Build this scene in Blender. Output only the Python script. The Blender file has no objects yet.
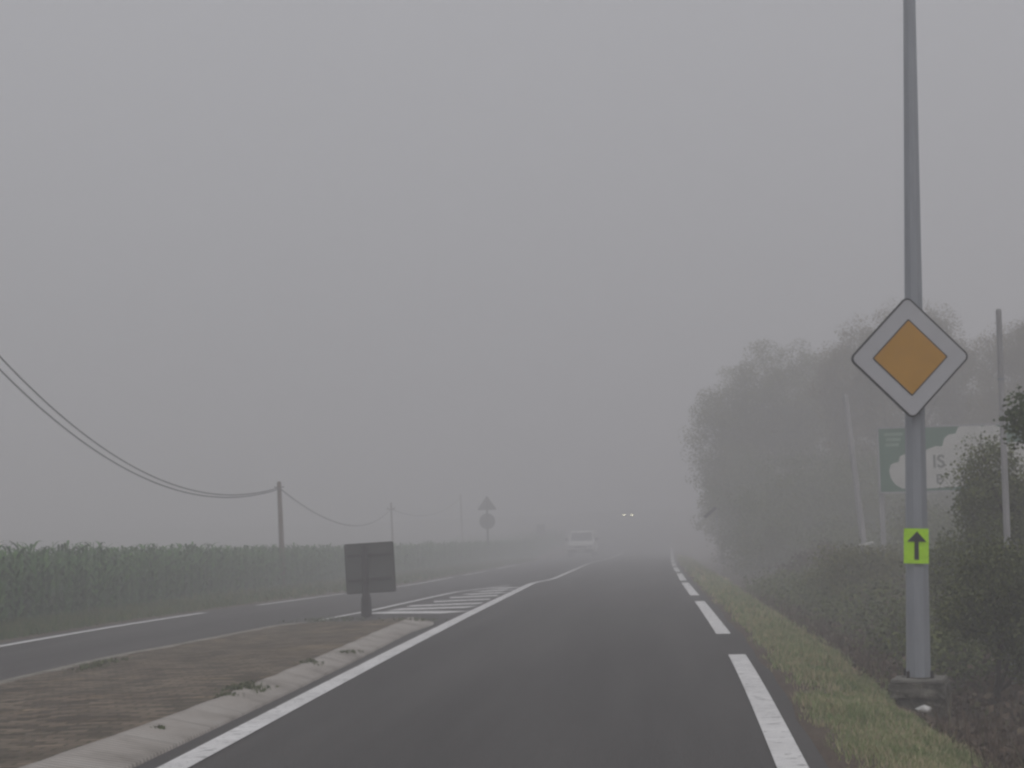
import bpy, math, random
import numpy as np
from mathutils import Vector, Matrix

random.seed(7)
rng = np.random.default_rng(11)
sc = bpy.context.scene
COL = sc.collection

# ------------------------------------------------------------------ camera
FPX, ROLL, EYE = 1800.0, math.radians(1.5), 1.45
VX, VY = 158.0, 130.0
_x = math.cos(ROLL)*VX - math.sin(ROLL)*VY
_y = -math.cos(ROLL)*VY - math.sin(ROLL)*VX
PITCH = math.atan(-_y/FPX)
YAW = math.atan(_x/FPX*math.cos(PITCH))
CF = np.array([-math.sin(YAW)*math.cos(PITCH), math.cos(YAW)*math.cos(PITCH), math.sin(PITCH)])
_R = np.array([math.cos(YAW), math.sin(YAW), 0.0])
_U = np.cross(_R, CF)
CR = math.cos(ROLL)*_R - math.sin(ROLL)*_U
CU = math.cos(ROLL)*_U + math.sin(ROLL)*_R

cam_d = bpy.data.cameras.new('camera')
cam = bpy.data.objects.new('camera', cam_d)
COL.objects.link(cam)
cam_d.sensor_width = 36.0
cam_d.lens = 36.0*FPX/1024.0
cam_d.clip_start = 0.1
cam_d.clip_end = 3000.0
M = Matrix(((CR[0], CU[0], -CF[0]), (CR[1], CU[1], -CF[1]), (CR[2], CU[2], -CF[2])))
cam.matrix_world = Matrix.Translation((0, 0, EYE)) @ M.to_4x4()
sc.camera = cam


def ray(px, py):
    return CF + (px-512)/FPX*CR - (py-384)/FPX*CU


# ------------------------------------------------------------------ terrain
def sp(x, w):
    return w*np.logaddexp(0, np.asarray(x, float)/w)


def zr(y):
    return -.0145*sp(y-25, 8) + .049*sp(y-165, 10) - .0345*sp(y-300, 15)


def surf(x, y):
    """height of the road plane (and its continuation)"""
    x = np.asarray(x, float)
    return zr(y) - .02*(sp(-3-x, .4) - sp(-9-x, .4))


def at(px, py, y):
    """world point at pixel, at distance y down the road"""
    d = ray(px, py)
    return d*(y/d[1]) + np.array([0, 0, EYE])


def onroad(px, py, dz=0.0):
    d = ray(px, py)
    z = dz
    for _ in range(80):
        t = (z-EYE)/d[2]
        P = d*t
        z = float(surf(P[0], P[1])) + dz
    return np.array([P[0], P[1], z])


PL = [(174, 768), (201, 754), (430, 634), (480, 609), (515, 592), (533, 583), (552.5, 579.5), (567, 573), (590, 563), (607, 559)]
PR = [(791.6, 768), (769, 715), (735.4, 651), (723.6, 634.4), (699, 600.8), (694.6, 595.6), (684.5, 582.5), (679.5, 574), (675, 567.3), (672.3, 560)]
PLL = [(0, 646.6), (58.6, 636.4), (117, 626), (199, 613.6), (254.6, 606), (313, 598), (342, 594), (407, 586), (455, 577), (488, 571), (516, 565)]
PML = [(0, 688), (64, 673), (118, 660), (155, 654), (219, 641), (285, 628), (338, 617), (371, 611), (457, 592), (531, 583)]


def curve(pts, y0, y1, smooth=0):
    P = np.array([onroad(*p) for p in pts])
    o = np.argsort(P[:, 1])
    P = P[o]
    ys = P[:, 1]
    xs = P[:, 0]
    n = max(2, len(xs)//4)
    s0 = (xs[2]-xs[0])/(ys[2]-ys[0])
    ya = np.concatenate([[y0], ys, [y1]])
    xa = np.concatenate([[xs[0]+s0*(y0-ys[0])], xs, [xs[-1]]])
    if smooth:
        g = np.arange(y0, y1, .5)
        v = np.interp(g, ya, xa)
        k = int(smooth*2)
        ker = np.hanning(2*k+3)[1:-1]
        ker /= ker.sum()
        vp = np.pad(v, k, mode='reflect', reflect_type='odd')
        v = np.convolve(vp, ker, 'valid')
        return lambda y: np.interp(y, g, v)
    return lambda y: np.interp(y, ya, xa)


cL = curve(PL, -40, 600, 2.5)
cR = curve(PR, -40, 600, 6)
cLL = curve(PLL, -40, 600, 8)
cML = curve(PML, -40, 600, 1)


def xr(y):
    return cR(y) + .21 + .018*np.sin(np.asarray(y)*.9) + .014*np.sin(np.asarray(y)*2.3)


def xl(y):
    return cLL(y) - .35


def corn_x(y):
    return np.interp(y, [-40, 10, 25, 45, 72, 100, 130, 220], [-12.5, -11.6, -11.2, -12.0, -12.9, -12.1, -11.6, -11])


def gnd(x, y):
    """height of the open ground at x, y (scalars or arrays)"""
    x = np.asarray(x, float)
    y = np.asarray(y, float)
    z = surf(x, y)
    u = x - xr(y)
    prof = np.interp(u, [-.25, -.12, .05, .65, 1.16, 1.86, 2.66, 4.0, 8, 40, 700], [-.05, -.05, .012, -.05, -.25, -.46, -.32, -.05, .1, .5, 1.0])
    v = xl(y) - x
    profl = np.interp(v, [-.25, -.12, .05, 1.2, 3, 9, 60, 700], [-.05, -.05, .02, -.02, -.12, -.40, -1.2, -2.0])
    r = np.where(u > -.25, prof, np.where(v > -.25, profl, -.05))
    bump = (.02*np.sin(x*3.1+y*.7)*np.sin(y*1.7-x) + .015*np.sin(x*7.3-y*2.9))
    amt = np.clip(np.maximum(u, v)/.8, 0, 1)
    return z + r + bump*amt


# ------------------------------------------------------------------ materials
def new_mat(name):
    m = bpy.data.materials.new(name)
    m.use_nodes = True
    nt = m.node_tree
    b = nt.nodes['Principled BSDF']
    return m, nt, b


def N(nt, t, **kw):
    n = nt.nodes.new(t)
    for k, v in kw.items():
        if k in n.inputs:
            n.inputs[k].default_value = v
        else:
            setattr(n, k, v)
    return n


def ramp(nt, fac, stops):
    r = nt.nodes.new('ShaderNodeValToRGB')
    e = r.color_ramp.elements
    while len(e) < len(stops):
        e.new(.5)
    for i, (p, c) in enumerate(stops):
        e[i].position = p
        e[i].color = (c[0], c[1], c[2], 1)
    nt.links.new(fac, r.inputs['Fac'])
    return r.outputs['Color']


def noise_mat(name, stops, scale=3.0, detail=6, rough=.8, bump=.0, bscale=40, spec=.3, stretch=None, fine=0.0, fscale=150, metal=0.0, island=0.0):
    m, nt, b = new_mat(name)
    L = nt.links.new
    tc = N(nt, 'ShaderNodeTexCoord')
    src = tc.outputs['Object']
    if stretch:
        mp = N(nt, 'ShaderNodeMapping')
        mp.inputs['Scale'].default_value = stretch
        L(src, mp.inputs['Vector'])
        src = mp.outputs['Vector']
    n1 = N(nt, 'ShaderNodeTexNoise', Scale=scale, Detail=detail, Roughness=.62)
    L(src, n1.inputs['Vector'])
    fac = n1.outputs['Fac']
    if island:
        g = N(nt, 'ShaderNodeNewGeometry')
        mx = N(nt, 'ShaderNodeMix')
        mx.inputs['Factor'].default_value = island
        L(fac, mx.inputs['A'])
        L(g.outputs['Random Per Island'], mx.inputs['B'])
        fac = mx.outputs['Result']
    if fine:
        n2 = N(nt, 'ShaderNodeTexNoise', Scale=fscale, Detail=3)
        L(tc.outputs['Object'], n2.inputs['Vector'])
        mx = N(nt, 'ShaderNodeMix')
        mx.inputs['Factor'].default_value = fine
        L(fac, mx.inputs['A'])
        L(n2.outputs['Fac'], mx.inputs['B'])
        fac = mx.outputs['Result']
    L(ramp(nt, fac, stops), b.inputs['Base Color'])
    b.inputs['Roughness'].default_value = rough
    b.inputs['Specular IOR Level'].default_value = spec
    b.inputs['Metallic'].default_value = metal
    if bump:
        nb = N(nt, 'ShaderNodeTexNoise', Scale=bscale, Detail=4)
        L(tc.outputs['Object'], nb.inputs['Vector'])
        bp = N(nt, 'ShaderNodeBump', Strength=bump, Distance=.02)
        L(nb.outputs['Fac'], bp.inputs['Height'])
        L(bp.outputs['Normal'], b.inputs['Normal'])
    return m


def two(c, k=.75):
    return [(.3, [v*k for v in c]), (.7, [v/k**.5 for v in c])]


asphalt = noise_mat('asphalt', [(.28, (.054, .050, .048)), (.5, (.086, .081, .078)), (.72, (.128, .121, .115))], scale=1.1, rough=.85, bump=.6, bscale=90, spec=.2, stretch=(1.3, .07, 1), fine=.45, fscale=70)
soil = noise_mat('soil', [(.3, (.070, .052, .042)), (.5, (.115, .090, .070)), (.72, (.150, .130, .090))], scale=1.6, rough=.95, bump=1, bscale=25, spec=.1, fine=.35, fscale=30)


def paver_mat():
    m, nt, b = new_mat('island_pavers')
    L = nt.links.new
    tc = N(nt, 'ShaderNodeTexCoord')
    br = N(nt, 'ShaderNodeTexBrick', Scale=1.0)
    br.inputs['Color1'].default_value = (.095, .080, .066, 1)
    br.inputs['Color2'].default_value = (.285, .232, .185, 1)
    br.inputs['Mortar'].default_value = (.085, .085, .055, 1)
    br.inputs['Mortar Size'].default_value = .012
    br.inputs['Brick Width'].default_value = .23
    br.inputs['Row Height'].default_value = .115
    br.inputs['Bias'].default_value = -.05
    nz = N(nt, 'ShaderNodeTexNoise', Scale=9, Detail=3)
    L(tc.outputs['Object'], nz.inputs['Vector'])
    ad = N(nt, 'ShaderNodeMix', data_type='VECTOR')
    ad.inputs['Factor'].default_value = .02
    L(tc.outputs['Object'], ad.inputs['A'])
    L(nz.outputs['Color'], ad.inputs['B'])
    L(ad.outputs['Result'], br.inputs['Vector'])
    n1 = N(nt, 'ShaderNodeTexNoise', Scale=.9, Detail=8, Roughness=.68)
    mp = N(nt, 'ShaderNodeMapping')
    mp.inputs['Scale'].default_value = (.6, 1.3, 1)
    L(tc.outputs['Object'], mp.inputs['Vector'])
    L(mp.outputs['Vector'], n1.inputs['Vector'])
    st = ramp(nt, n1.outputs['Fac'], [(.30, (.45, .48, .42)), (.46, (.95, .92, .88)), (.56, (.75, .72, .68)), (.70, (1.6, 1.45, 1.2))])
    mx = N(nt, 'ShaderNodeMix', data_type='RGBA', blend_type='MULTIPLY')
    mx.inputs['Factor'].default_value = 1.0
    L(br.outputs['Color'], mx.inputs['A'])
    L(st, mx.inputs['B'])
    L(mx.outputs['Result'], b.inputs['Base Color'])
    b.inputs['Roughness'].default_value = .95
    b.inputs['Specular IOR Level'].default_value = .1
    bp = N(nt, 'ShaderNodeBump', Strength=.6, Distance=.012)
    L(br.outputs['Fac'], bp.inputs['Height'])
    bp.invert = True
    L(bp.outputs['Normal'], b.inputs['Normal'])
    return m


island_m = paver_mat()
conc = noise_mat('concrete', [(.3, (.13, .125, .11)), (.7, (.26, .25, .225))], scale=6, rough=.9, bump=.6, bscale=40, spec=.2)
mossy = noise_mat('mossy_concrete', [(.3, (.055, .052, .043)), (.5, (.110, .104, .088)), (.70, (.25, .235, .20))], scale=7, rough=.95, bump=1, bscale=30, spec=.1)
kerb_pale = noise_mat('pale_kerb', [(.3, (.17, .155, .13)), (.7, (.36, .34, .30))], scale=2.5, rough=.9, bump=.5, bscale=40, spec=.15)
grass_m = noise_mat('grass_blade', [(.28, (.15, .225, .085)), (.47, (.29, .345, .165)), (.58, (.45, .41, .25)), (.74, (.58, .48, .33))], scale=1.9, rough=.75, spec=.15, island=.35)
vergel_m = noise_mat('rough_grass', [(.22, (.044, .088, .020)), (.5, (.090, .142, .036)), (.75, (.20, .165, .075))], scale=1.1, rough=.75, spec=.15, island=.4)
weed_m = noise_mat('weed_leaf', [(.25, (.060, .080, .032)), (.7, (.130, .150, .064))], scale=5, rough=.7, spec=.2, island=.5)
corn_m = noise_mat('corn_leaf', [(.2, (.022, .078, .010)), (.5, (.040, .130, .018)), (.8, (.100, .210, .040))], scale=1.3, rough=.6, spec=.25, island=.55)
tassel_m = noise_mat('corn_tassel', [(.3, (.12, .11, .05)), (.7, (.2, .18, .09))], scale=3, rough=.8, spec=.1)
leaf_a = noise_mat('tree_leaf', [(.25, (.085, .092, .028)), (.5, (.145, .148, .045)), (.78, (.225, .222, .075))], scale=.8, rough=.65, spec=.2, island=.4)
leaf_b = noise_mat('dry_tree_leaf', [(.25, (.105, .090, .046)), (.5, (.170, .144, .070)), (.78, (.245, .205, .100))], scale=.8, rough=.7, spec=.15, island=.4)
leaf_c = noise_mat('bush_leaf', [(.25, (.058, .078, .024)), (.5, (.108, .132, .042)), (.78, (.190, .210, .075))], scale=1.6, rough=.65, spec=.2, island=.45)
leaf_d = noise_mat('bright_leaf', [(.25, (.040, .065, .015)), (.6, (.075, .112, .028)), (.8, (.125, .16, .05))], scale=2, rough=.6, spec=.2, island=.5)
bracken_m = noise_mat('dead_bracken', [(.25, (.075, .056, .046)), (.5, (.130, .098, .075)), (.66, (.180, .138, .102)), (.8, (.105, .112, .058))], scale=1.3, rough=.9, spec=.1, island=.5)
bark = noise_mat('bark', [(.3, (.045, .038, .03)), (.7, (.10, .085, .07))], scale=8, rough=.95, bump=.8, bscale=25, spec=.1, stretch=(3, 3, .6))
wood = noise_mat('pole_wood', [(.3, (.10, .062, .048)), (.7, (.17, .115, .090))], scale=6, rough=.9, bump=.5, bscale=30, spec=.1, stretch=(4, 4, .4))
greywood = noise_mat('grey_post', [(.3, (.30, .30, .31)), (.7, (.46, .455, .46))], scale=5, rough=.85, bump=.3, bscale=30, spec=.2, stretch=(4, 4, .4))
galv = noise_mat('galvanised_steel', [(.3, (.27, .288, .32)), (.7, (.345, .368, .40))], scale=5, rough=.55, spec=.4, stretch=(3, 3, .35), metal=.15, bump=.08, bscale=12)
darkmetal = noise_mat('dark_sign_metal', [(.3, (.062, .064, .060)), (.7, (.085, .087, .082))], scale=4, rough=.65, spec=.3)
darkpost = noise_mat('dark_post', [(.3, (.030, .026, .027)), (.7, (.046, .040, .042))], scale=6, rough=.7, spec=.25)
black = noise_mat('black_sign_edge', two((.022, .022, .026)), scale=8, rough=.5, spec=.3)
signwhite = noise_mat('sign_white', [(.3, (.46, .465, .49)), (.7, (.52, .525, .55))], scale=3, rough=.45, spec=.35)
signyellow = noise_mat('sign_yellow', [(.3, (.47, .225, .004)), (.7, (.55, .27, .007))], scale=3, rough=.45, spec=.35)
paper = noise_mat('fluorescent_paper', [(.3, (.46, .86, .006)), (.7, (.54, .94, .012))], scale=6, rough=.6, spec=.2)
ink = noise_mat('black_ink', two((.018, .02, .022)), scale=8, rough=.6, spec=.2)
cable = noise_mat('cable_rubber', two((.02, .02, .022)), scale=8, rough=.6)
billgreen = noise_mat('billboard_green', [(.3, (.080, .17, .12)), (.7, (.115, .22, .16))], scale=1.5, rough=.6, spec=.3)
billwhite = noise_mat('billboard_white', [(.3, (.52, .52, .50)), (.7, (.64, .64, .61))], scale=2, rough=.6, spec=.3)
billpale = noise_mat('billboard_pale_green', [(.3, (.22, .32, .25)), (.7, (.28, .38, .31))], scale=2, rough=.6)
billgrey = noise_mat('billboard_lettering', two((.22, .23, .22)), scale=2, rough=.6)
carwhite = noise_mat('white_car_paint', [(.3, (.70, .70, .66)), (.7, (.78, .78, .74))], scale=2, rough=.3, spec=.5)
cargrey = noise_mat('grey_car_paint', [(.3, (.08, .08, .085)), (.7, (.1, .1, .105))], scale=2, rough=.3, spec=.5)
plastic = noise_mat('black_plastic', two((.03, .03, .032)), scale=5, rough=.6)
tyre_m = noise_mat('tyre_rubber', two((.018, .018, .018)), scale=8, rough=.9)
rim_m = noise_mat('wheel_metal', two((.3, .3, .31)), scale=6, rough=.4, metal=.6)
glass = noise_mat('windscreen_glass', two((.05, .05, .06)), scale=2, rough=.08, spec=.6)
lampglass = noise_mat('unlit_headlamp', two((.35, .35, .36)), scale=6, rough=.15, spec=.5)
plate_m = noise_mat('number_plate', two((.55, .55, .5)), scale=6, rough=.5)
litter_m = noise_mat('white_litter', [(.3, (.5, .5, .48)), (.7, (.75, .74, .72))], scale=14, rough=.6)

m, nt, b = new_mat('lit_headlamp')
b.inputs['Base Color'].default_value = (.8, .78, .6, 1)
b.inputs['Emission Color'].default_value = (1.0, .93, .62, 1)
b.inputs['Emission Strength'].default_value = 20.0
lit = m


def paint_mat():
    m, nt, b = new_mat('road_paint')
    L = nt.links.new
    tc = N(nt, 'ShaderNodeTexCoord')
    n1 = N(nt, 'ShaderNodeTexNoise', Scale=2.2, Detail=5)
    n2 = N(nt, 'ShaderNodeTexNoise', Scale=16, Detail=5, Roughness=.75)
    mp = N(nt, 'ShaderNodeMapping')
    mp.inputs['Scale'].default_value = (.5, 1.2, 1)
    L(tc.outputs['Object'], mp.inputs['Vector'])
    for n in (n1, n2):
        L(mp.outputs['Vector'], n.inputs['Vector'])
    base = ramp(nt, n1.outputs['Fac'], [(.3, (.66, .65, .64)), (.7, (.80, .79, .78))])
    chip = ramp(nt, n2.outputs['Fac'], [(.36, (0, 0, 0)), (.43, (1, 1, 1))])
    mx = N(nt, 'ShaderNodeMix', data_type='RGBA')
    L(chip, mx.inputs['Factor'])
    mx.inputs['A'].default_value = (.13, .125, .12, 1)
    L(base, mx.inputs['B'])
    L(mx.outputs['Result'], b.inputs['Base Color'])
    b.inputs['Roughness'].default_value = .7
    b.inputs['Specular IOR Level'].default_value = .25
    return m


paint = paint_mat()


def kerb_mat():
    """ribbed sloping kerb: u along (m), v across (m)"""
    m, nt, b = new_mat('ribbed_kerb')
    L = nt.links.new
    uv = N(nt, 'ShaderNodeUVMap')
    uv.uv_map = 'uv'
    sx = N(nt, 'ShaderNodeSeparateXYZ')
    L(uv.outputs['UV'], sx.inputs['Vector'])
    def math_(op, a, bb=None):
        n = N(nt, 'ShaderNodeMath', operation=op)
        if hasattr(a, 'links'):
            L(a, n.inputs[0])
        else:
            n.inputs[0].default_value = a
        if bb is not None:
            if hasattr(bb, 'links'):
                L(bb, n.inputs[1])
            else:
                n.inputs[1].default_value = bb
        return n.outputs[0]
    rib = math_('SINE', math_('MULTIPLY', sx.outputs['X'], 2*math.pi/.078))
    rib01 = math_('MULTIPLY_ADD', rib, .5)
    rib01.node.inputs[2].default_value = .5
    joint = math_('LESS_THAN', math_('FRACT', sx.outputs['X']), .018)
    tc = N(nt, 'ShaderNodeTexCoord')
    n1 = N(nt, 'ShaderNodeTexNoise', Scale=1.6, Detail=7, Roughness=.65)
    L(tc.outputs['Object'], n1.inputs['Vector'])
    base = ramp(nt, n1.outputs['Fac'], [(.28, (.28, .25, .22)), (.5, (.50, .46, .42)), (.75, (.60, .57, .53))])
    dirt = math_('MULTIPLY', math_('SUBTRACT', 1.0, rib01), .5)
    dirt = math_('MAXIMUM', dirt, math_('MULTIPLY', joint, .55))
    mx = N(nt, 'ShaderNodeMix', data_type='RGBA')
    L(dirt, mx.inputs['Factor'])
    L(base, mx.inputs['A'])
    mx.inputs['B'].default_value = (.06, .055, .045, 1)
    L(mx.outputs['Result'], b.inputs['Base Color'])
    b.inputs['Roughness'].default_value = .9
    b.inputs['Specular IOR Level'].default_value = .15
    bp = N(nt, 'ShaderNodeBump', Strength=.5, Distance=.012)
    L(rib01, bp.inputs['Height'])
    L(bp.outputs['Normal'], b.inputs['Normal'])
    return m


kerb_m = kerb_mat()


# ------------------------------------------------------------------ mesh helpers
class MB:
    def __init__(self):
        self.v = []
        self.f = []

    def add(self, vs, fs):
        o = len(self.v)
        self.v.extend([tuple(map(float, p)) for p in vs])
        self.f.extend([tuple(i+o for i in f) for f in fs])
        return self

    def box(self, c, s, R=None, bevel=0.0):
        """box with chamfered vertical and horizontal edges when bevel is given"""
        c = np.array(c, float)
        hx, hy, hz = [k/2 for k in s]
        if bevel <= 0:
            vs = [(x, y, z) for x in (-hx, hx) for y in (-hy, hy) for z in (-hz, hz)]
            fs = [(0, 1, 3, 2), (4, 6, 7, 5), (0, 4, 5, 1), (2, 3, 7, 6), (0, 2, 6, 4), (1, 5, 7, 3)]
        else:
            k = bevel
            ring = lambda a, b_, z: [(-a+k, -b_, z), (a-k, -b_, z), (a, -b_+k, z), (a, b_-k, z), (a-k, b_, z), (-a+k, b_, z), (-a, b_-k, z), (-a, -b_+k, z)]
            rs = [ring(hx-k, hy-k, -hz), ring(hx, hy, -hz+k), ring(hx, hy, hz-k), ring(hx-k, hy-k, hz)]
            vs = sum(rs, [])
            fs = [tuple(range(7, -1, -1)), tuple(range(24, 32))]
            for r in range(3):
                for i in range(8):
                    j = (i+1) % 8
                    fs.append((r*8+i, r*8+j, r*8+8+j, r*8+8+i))
        vs = np.array(vs)
        if R is not None:
            vs = vs @ np.array(R).T
        return self.add(vs+c, fs)

    def tube(self, pts, radii, n=8, caps=True, twist=0.0):
        pts = np.array(pts, float)
        k = len(pts)
        if np.isscalar(radii):
            radii = [radii]*k
        vs, fs = [], []
        ref = np.array([0, 1.0, 0.0]) if abs((pts[-1]-pts[0])[1]) < .8*np.linalg.norm(pts[-1]-pts[0]) else np.array([0, 0, 1.0])
        for i in range(k):
            t = pts[min(i+1, k-1)]-pts[max(i-1, 0)]
            t = t/np.linalg.norm(t)
            a = np.cross(ref, t)
            a /= np.linalg.norm(a)
            bb = np.cross(t, a)
            for j in range(n):
                an = 2*math.pi*(j+.5)/n + twist
                vs.append(pts[i]+radii[i]*(math.cos(an)*a+math.sin(an)*bb))
        for i in range(k-1):
            for j in range(n):
                q = (j+1) % n
                fs.append((i*n+j, i*n+q, (i+1)*n+q, (i+1)*n+j))
        if caps:
            fs.append(tuple(range(n-1, -1, -1)))
            fs.append(tuple(range((k-1)*n, k*n)))
        return self.add(vs, fs)

    def prism(self, outline, depth, frame):
        """outline in the local x-z plane extruded along local +y by depth; frame = (origin, xaxis, yaxis, zaxis)"""
        o, ax, ay, az = [np.array(q, float) for q in frame]
        n = len(outline)
        vs = [o+x*ax+z*az for x, z in outline]+[o+x*ax+z*az+ay*depth for x, z in outline]
        fs = [tuple(range(n)), tuple(range(2*n-1, n-1, -1))]
        for i in range(n):
            j = (i+1) % n
            fs.append((i, n+i, n+j, j))
        return self.add(vs, fs)


def arr_obj(name, V, F, mat, parent=None, org=(0, 0, 0), smooth=False):
    me = bpy.data.meshes.new(name)
    V = np.asarray(V, float)-np.array(org, float)
    if isinstance(F, np.ndarray):
        n, k = F.shape
        me.vertices.add(len(V))
        me.vertices.foreach_set('co', V.ravel())
        me.loops.add(n*k)
        me.loops.foreach_set('vertex_index', F.ravel().astype(np.int32))
        me.polygons.add(n)
        me.polygons.foreach_set('loop_start', np.arange(0, n*k, k, dtype=np.int32))
        me.polygons.foreach_set('loop_total', np.full(n, k, dtype=np.int32))
        me.update(calc_edges=True)
    else:
        me.from_pydata([tuple(v) for v in V], [], F)
        me.update()
        import bmesh
        bm = bmesh.new()
        bm.from_mesh(me)
        bmesh.ops.recalc_face_normals(bm, faces=bm.faces)
        bm.to_mesh(me)
        bm.free()
    if smooth:
        me.polygons.foreach_set('use_smooth', [True]*len(me.polygons))
    me.materials.append(mat)
    o = bpy.data.objects.new(name, me)
    COL.objects.link(o)
    if parent is None:
        o.location = org
    else:
        o.parent = parent
    return o


def obj(name, mb, mat, parent=None, org=(0, 0, 0), smooth=False):
    return arr_obj(name, np.array(mb.v), mb.f, mat, parent, org, smooth)


def tag(o, label=None, cat=None, group=None, kind=None):
    if label:
        o['label'] = label
    if cat:
        o['category'] = cat
    if group:
        o['group'] = group
    if kind:
        o['kind'] = kind
    return o


def empty(name, loc, label, cat, group=None):
    o = bpy.data.objects.new(name, None)
    o.empty_display_size = .2
    COL.objects.link(o)
    o.location = tuple(loc)
    return tag(o, label, cat, group)


def rotz(a):
    return np.array([[math.cos(a), -math.sin(a), 0], [math.sin(a), math.cos(a), 0], [0, 0, 1]])


def roty(a):
    return np.array([[math.cos(a), 0, math.sin(a)], [0, 1, 0], [-math.sin(a), 0, math.cos(a)]])


# ------------------------------------------------------------------ ground, road, markings
def grid_sheet(name, xs_of, ys, zf, mat, ncol=None):
    V, F = [], []
    rows = [xs_of(y) for y in ys]
    k = len(rows[0])
    for y, xs in zip(ys, rows):
        for x in xs:
            V.append((x, y, float(zf(x, y))))
    for i in range(len(ys)-1):
        for j in range(k-1):
            a = i*k+j
            F.append((a, a+1, a+k+1, a+k))
    o = arr_obj(name, V, np.array(F), mat, smooth=True)
    return tag(o, kind='structure')


ys_g = np.concatenate([np.arange(-120, 0, 20), np.arange(0, 8, 2), np.arange(8, 60, .5), np.arange(60, 140, 1.0), np.arange(140, 320, 5), np.arange(320, 720, 40)])
offR = np.array([-.25, -.12, .05, .2, .4, .6, .85, 1.1, 1.4, 1.8, 2.2, 2.6, 3.2, 4, 5, 6.5, 8, 12, 20, 40, 90, 200, 400, 600])
offL = np.array([600, 400, 200, 90, 60, 40, 25, 18, 13, 9, 7, 5.5, 4.2, 3, 2.2, 1.5, 1.2, .8, .4, .05, -.12, -.25])
grid_sheet('ground', lambda y: np.concatenate([xl(y)-offL, np.linspace(xl(y)+.6, xr(y)-.6, 8), xr(y)+offR]), ys_g, gnd, soil)
ys_r = np.concatenate([np.arange(-60, 0, 10), np.arange(0, 160, 1.0), np.arange(160, 400, 5)])
grid_sheet('road', lambda y: np.linspace(xl(y), xr(y), 26), ys_r, surf, asphalt)


def strip(name, centre, width, dz=.008):
    """painted strip along a list of xy points"""
    P = np.array(centre, float)[:, :2]
    seg = [P[0]]
    for a, bb in zip(P[:-1], P[1:]):
        n = max(1, int(np.linalg.norm(bb-a)/.8))
        for i in range(1, n+1):
            seg.append(a+(bb-a)*i/n)
    P = np.array(seg)
    T = np.gradient(P, axis=0)
    T /= np.linalg.norm(T, axis=1)[:, None]
    Nn = np.stack([T[:, 1], -T[:, 0]], 1)
    w = np.interp(np.linspace(0, 1, len(P)), np.linspace(0, 1, np.size(width)), np.atleast_1d(width))[:, None]/2
    A, B = P-Nn*w, P+Nn*w
    V, F = [], []
    for a, bb in zip(A, B):
        c = (a+bb)/2
        for q in (a, c, bb):
            V.append((q[0], q[1], float(surf(q[0], q[1]))+dz))
    for i in range(len(P)-1):
        for j in range(2):
            k = i*3+j
            F.append((k, k+1, k+4, k+3))
    return V, F


def marking(name, strips):
    mb = MB()
    for V, F in strips:
        mb.add(V, F)
    return tag(arr_obj(name, np.array(mb.v), np.array(mb.f), paint), kind='structure')


yy = lambda a, b_: np.arange(a, b_+.01, .8)
P1 = onroad(735.4, 651)[1]
dR = [(-20, P1)]
for a, bb in [((723.6, 634.4), (699, 600.8)), ((694.6, 595.8), (684.6, 582.7)), ((682.9, 580.8), (679.6, 573.6))]:
    dR.append((onroad(*a)[1], onroad(*bb)[1]))
e = dR[-1][1]
for k in range(8):
    dR.append((e+3.2, e+13.6))
    e += 13.6
marking('edge_line', [strip('', [(cR(y), y) for y in yy(a, bb)], .18) for a, bb in dR])
dL = [(-20, onroad(206, 612.6)[1]), (onroad(257, 605.6)[1], onroad(345, 593.6)[1])]
for a, bb in [((355, 592.5), (455, 577)), ((462.5, 575.5), (488, 571)), ((498, 569), (516, 565))]:
    dL.append((onroad(*a)[1], onroad(*bb)[1]))
marking('edge_line', [strip('', [(cLL(y), y) for y in yy(a, bb)], .17) for a, bb in dL])
yT = onroad(533, 583)[1]
yE = onroad(607, 559)[1]
marking('centre_line', [strip('', [(cL(y), y) for y in yy(-20, yT)], .205), strip('', [(cL(y), y) for y in yy(yT+.02, yE+40)], .16)])
yI = onroad(338, 617)[1]
hl = [strip('', [(cML(y), y) for y in yy(yI-1.2, yT-1.6)], .14)]
for x0, y0, x1, y1 in [(376, 612.6, 458, 612.3), (394, 609.6, 472, 607.0), (409, 606.2, 482, 603.2), (434, 601.8, 490, 599.2), (450, 597.8, 498, 595.6), (465, 594.6, 505, 592.5), (478, 591.6, 510.5, 589.8), (492, 588.8, 516, 587.3)]:
    hl.append(strip('', [onroad(x0, y0), onroad(x1, y1)], (.75 if y0 > 600 else .9), dz=.0035))
marking('hatch_marking', hl)

# ------------------------------------------------------------------ traffic island
KO = [(136, 767), (175, 747), (221, 726), (235, 720), (293, 691.5), (358, 660), (410, 633), (440, 622.5)]
KI = [(34, 767), (116, 735.6), (163, 718), (227, 698), (263, 683), (305, 665), (344, 646), (386, 629), (408, 619.5)]
HK = .085
Po = np.array([onroad(*p) for p in KO])
Pi = np.array([onroad(*p, dz=HK) for p in KI])
def fitc(P):
    c = np.polyfit(P[:, 1], P[:, 0], 3)
    return np.stack([np.polyval(c, P[:, 1]), P[:, 1], P[:, 2]], 1)


Po[:-1], Pi = fitc(Po[:-1]), fitc(Pi)
cKO = lambda y: np.interp(y, np.concatenate([[-20], Po[:, 1]]), np.concatenate([[Po[0, 0]+.02], Po[:, 0]]))
cKI = lambda y: np.interp(y, np.concatenate([[-20], Pi[:, 1]]), np.concatenate([[Pi[0, 0]-.02], Pi[:, 0]]))
yK0, yK1 = -20.0, Po[-1, 1]
ys_i = np.concatenate([np.arange(yK0, 8, 2), np.arange(8, yK1-.9, .35), np.linspace(yK1-.9, yK1, 10)])


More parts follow.
